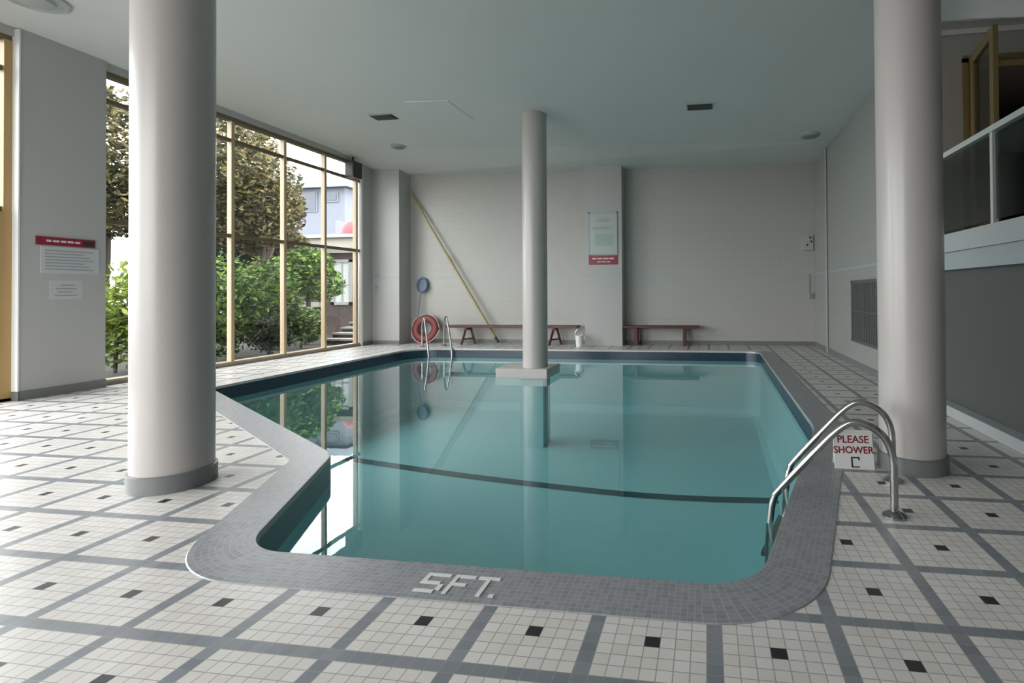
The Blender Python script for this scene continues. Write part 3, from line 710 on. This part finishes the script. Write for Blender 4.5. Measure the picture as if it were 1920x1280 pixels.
# brick house end with a white window, its steps, the low cream building, the blue-white house
bk = tag(empty('brick_house', (-12.6, 16.8, -.12)), 'low brick house wall seen through the far panes', 'house')
MB().box(-16.5, -9.6, 16.4, 18.5, -.3, 2.62).build('wall', M['brick'], bk)
wf = MB().box(-12.75, -11.95, 16.33, 16.42, .85, .95).box(-12.75, -11.95, 16.33, 16.42, 2.30, 2.40).box(-12.75, -12.62, 16.33, 16.42, .85, 2.4).box(-12.08, -11.95, 16.33, 16.42, .85, 2.4).box(-12.37, -12.31, 16.35, 16.41, .9, 2.35).box(-12.65, -12.05, 16.35, 16.41, 1.5, 1.54).build('window_frame', M['outwhite'], bk)
MB().box(-12.65, -12.05, 16.37, 16.40, .93, 2.32).build('pane', M['lens'], wf)
MB().box(-16.6, -9.5, 16.25, 18.6, 2.62, 2.80).build('roof_edge', M['cream'], bk)
MB().box(-14.9, -13.1, 16.2, 16.4, .78, .95).build('ledge', M['cream'], bk)
st = tag(empty('garden_steps', (-9.4, 13.2, -.1)), 'grey garden steps outside below the far window panes', 'steps')
for k in range(5):
    MB().box(-10.1, -8.75, 12.65+k*.36, 14.6, -.12 if k == 0 else .0+(k-1)*.13, .0+k*.13-.015).build('riser', M['soil'], st)
    MB().box(-10.13, -8.72, 12.62+k*.36, 13.03+k*.36, k*.13-.015, k*.13+.035).build('tread', M['conc'], st)
MB().box(-9.2, -8.75, 14.5, 16.3, -.12, .62).build('landing', M['soil'], st)
lw = tag(empty('cream_building', (-18, 22, -.1)), 'low cream building behind the brick house', 'building')
MB().box(-26, -13.2, 21.5, 24, -.3, 3.75).build('wall', M['cream'], lw)
MB().box(-26.2, -13.0, 21.3, 24.2, 3.75, 3.9).build('roof_edge', M['outwhite'], lw)
cn = tag(empty('red_canopy', (-16.1, 21.1, 3.9)), 'small red domed canopy on the cream building', 'canopy')
MB().lathe([(.55, 0), (.52, .25), (.40, .5), (.22, .65), (.0001, .7)], (-16.0, 22.0, 3.9), 28).build('dome', M['canopy'], cn, True)
MB().lathe([(.57, -.01), (.57, .06), (.5, .06)], (-16.0, 22.0, 3.9), 28).build('valance', M['canopy'], cn, True)
hs = tag(empty('white_house', (-23, 31, 0)), 'pale blue white house beyond the garden under a grey roof', 'house')
MB().box(-31, -21.7, 29, 36, -.3, 7.7).build('wall', M['housew'], hs)
b = MB(); rv = [b.bm.verts.new(p) for p in ((-31.5, 28.5, 7.65), (-21.2, 28.5, 7.65), (-21.2, 36.5, 7.65), (-31.5, 36.5, 7.65), (-29, 32.5, 9.4), (-24, 32.5, 9.4))]
for f in ((0, 1, 5, 4), (1, 2, 5), (2, 3, 4, 5), (3, 0, 4), (3, 2, 1, 0)): b.bm.faces.new([rv[k] for k in f])
b.build('roof', M['houser'], hs)
for x0, x1, z0, z1 in ((-27.4, -26.2, 6.3, 7.3), (-24.9, -23.6, 6.35, 7.4), (-22.9, -22.2, 6.9, 7.3), (-25.2, -24.0, 3.6, 4.4)):
    fr = MB().box(x0-.1, x1+.1, 28.93, 29.02, z0-.1, z1+.1).build('window_frame', M['housew'], hs)
    MB().box(x0, x1, 28.9, 28.95, z0, z1).build('pane', M['housed'], fr)
MB().box(-27.0, -21.7, 28.2, 29.0, 4.65, 5.6).build('balcony', M['housew'], hs)

# ------------------------------------------------------------------ light
wd = bpy.data.worlds.new('World'); S.world = wd; wd.use_nodes = True
bg = wd.node_tree.nodes['Background']; bg.inputs[0].default_value = (.965, .98, 1.0, 1); bg.inputs[1].default_value = 1.0
def portal(name, loc, rot, sx, sy):
    l = bpy.data.lights.new(name, 'AREA'); l.shape = 'RECTANGLE'; l.size = sx; l.size_y = sy; l.cycles.is_portal = True
    o = bpy.data.objects.new(name, l); o.location = loc; o.rotation_euler = rot; COL.objects.link(o)
portal('window_portal', (-8.24, 4.45, 2.15), (0, -PI/2, 0), 4.3, 13.9)
portal('rear_portal', (-5.5, -2.75, 2.07), (PI/2, 0, 0), 4.4, 4.1)

# ------------------------------------------------------------------ camera
f_px = 989.14; cx, cy = 1178.08, 536.58
yaw, pitch, roll = math.radians(-8.55), math.radians(.62), math.radians(-.40)
fw = Vector((math.sin(yaw)*math.cos(pitch), math.cos(yaw)*math.cos(pitch), math.sin(pitch)))
r = Vector((math.cos(yaw), -math.sin(yaw), 0)); u = r.cross(fw)
r2 = math.cos(roll)*r+math.sin(roll)*u; u2 = -math.sin(roll)*r+math.cos(roll)*u
cam = bpy.data.cameras.new('camera'); co = bpy.data.objects.new('camera', cam); COL.objects.link(co)
co.matrix_world = Matrix(((r2.x, u2.x, -fw.x, 0), (r2.y, u2.y, -fw.y, 0), (r2.z, u2.z, -fw.z, 1.22), (0, 0, 0, 1)))
cam.sensor_width = 36; cam.sensor_fit = 'HORIZONTAL'; cam.lens = f_px/1920*36
cam.shift_x = -(cx-960)/1920; cam.shift_y = (cy-640)/1920
cam.clip_start = .05; cam.clip_end = 300
S.camera = co

S.view_settings.view_transform = 'Standard'; S.view_settings.look = 'None'
S.view_settings.exposure = 3.3; S.view_settings.gamma = 1; S.view_settings.use_curve_mapping = False
S.cycles.max_bounces = 14; S.cycles.diffuse_bounces = 8; S.cycles.glossy_bounces = 6; S.cycles.transparent_max_bounces = 24
S.cycles.caustics_reflective = False; S.cycles.caustics_refractive = False
S.cycles.use_denoising = True
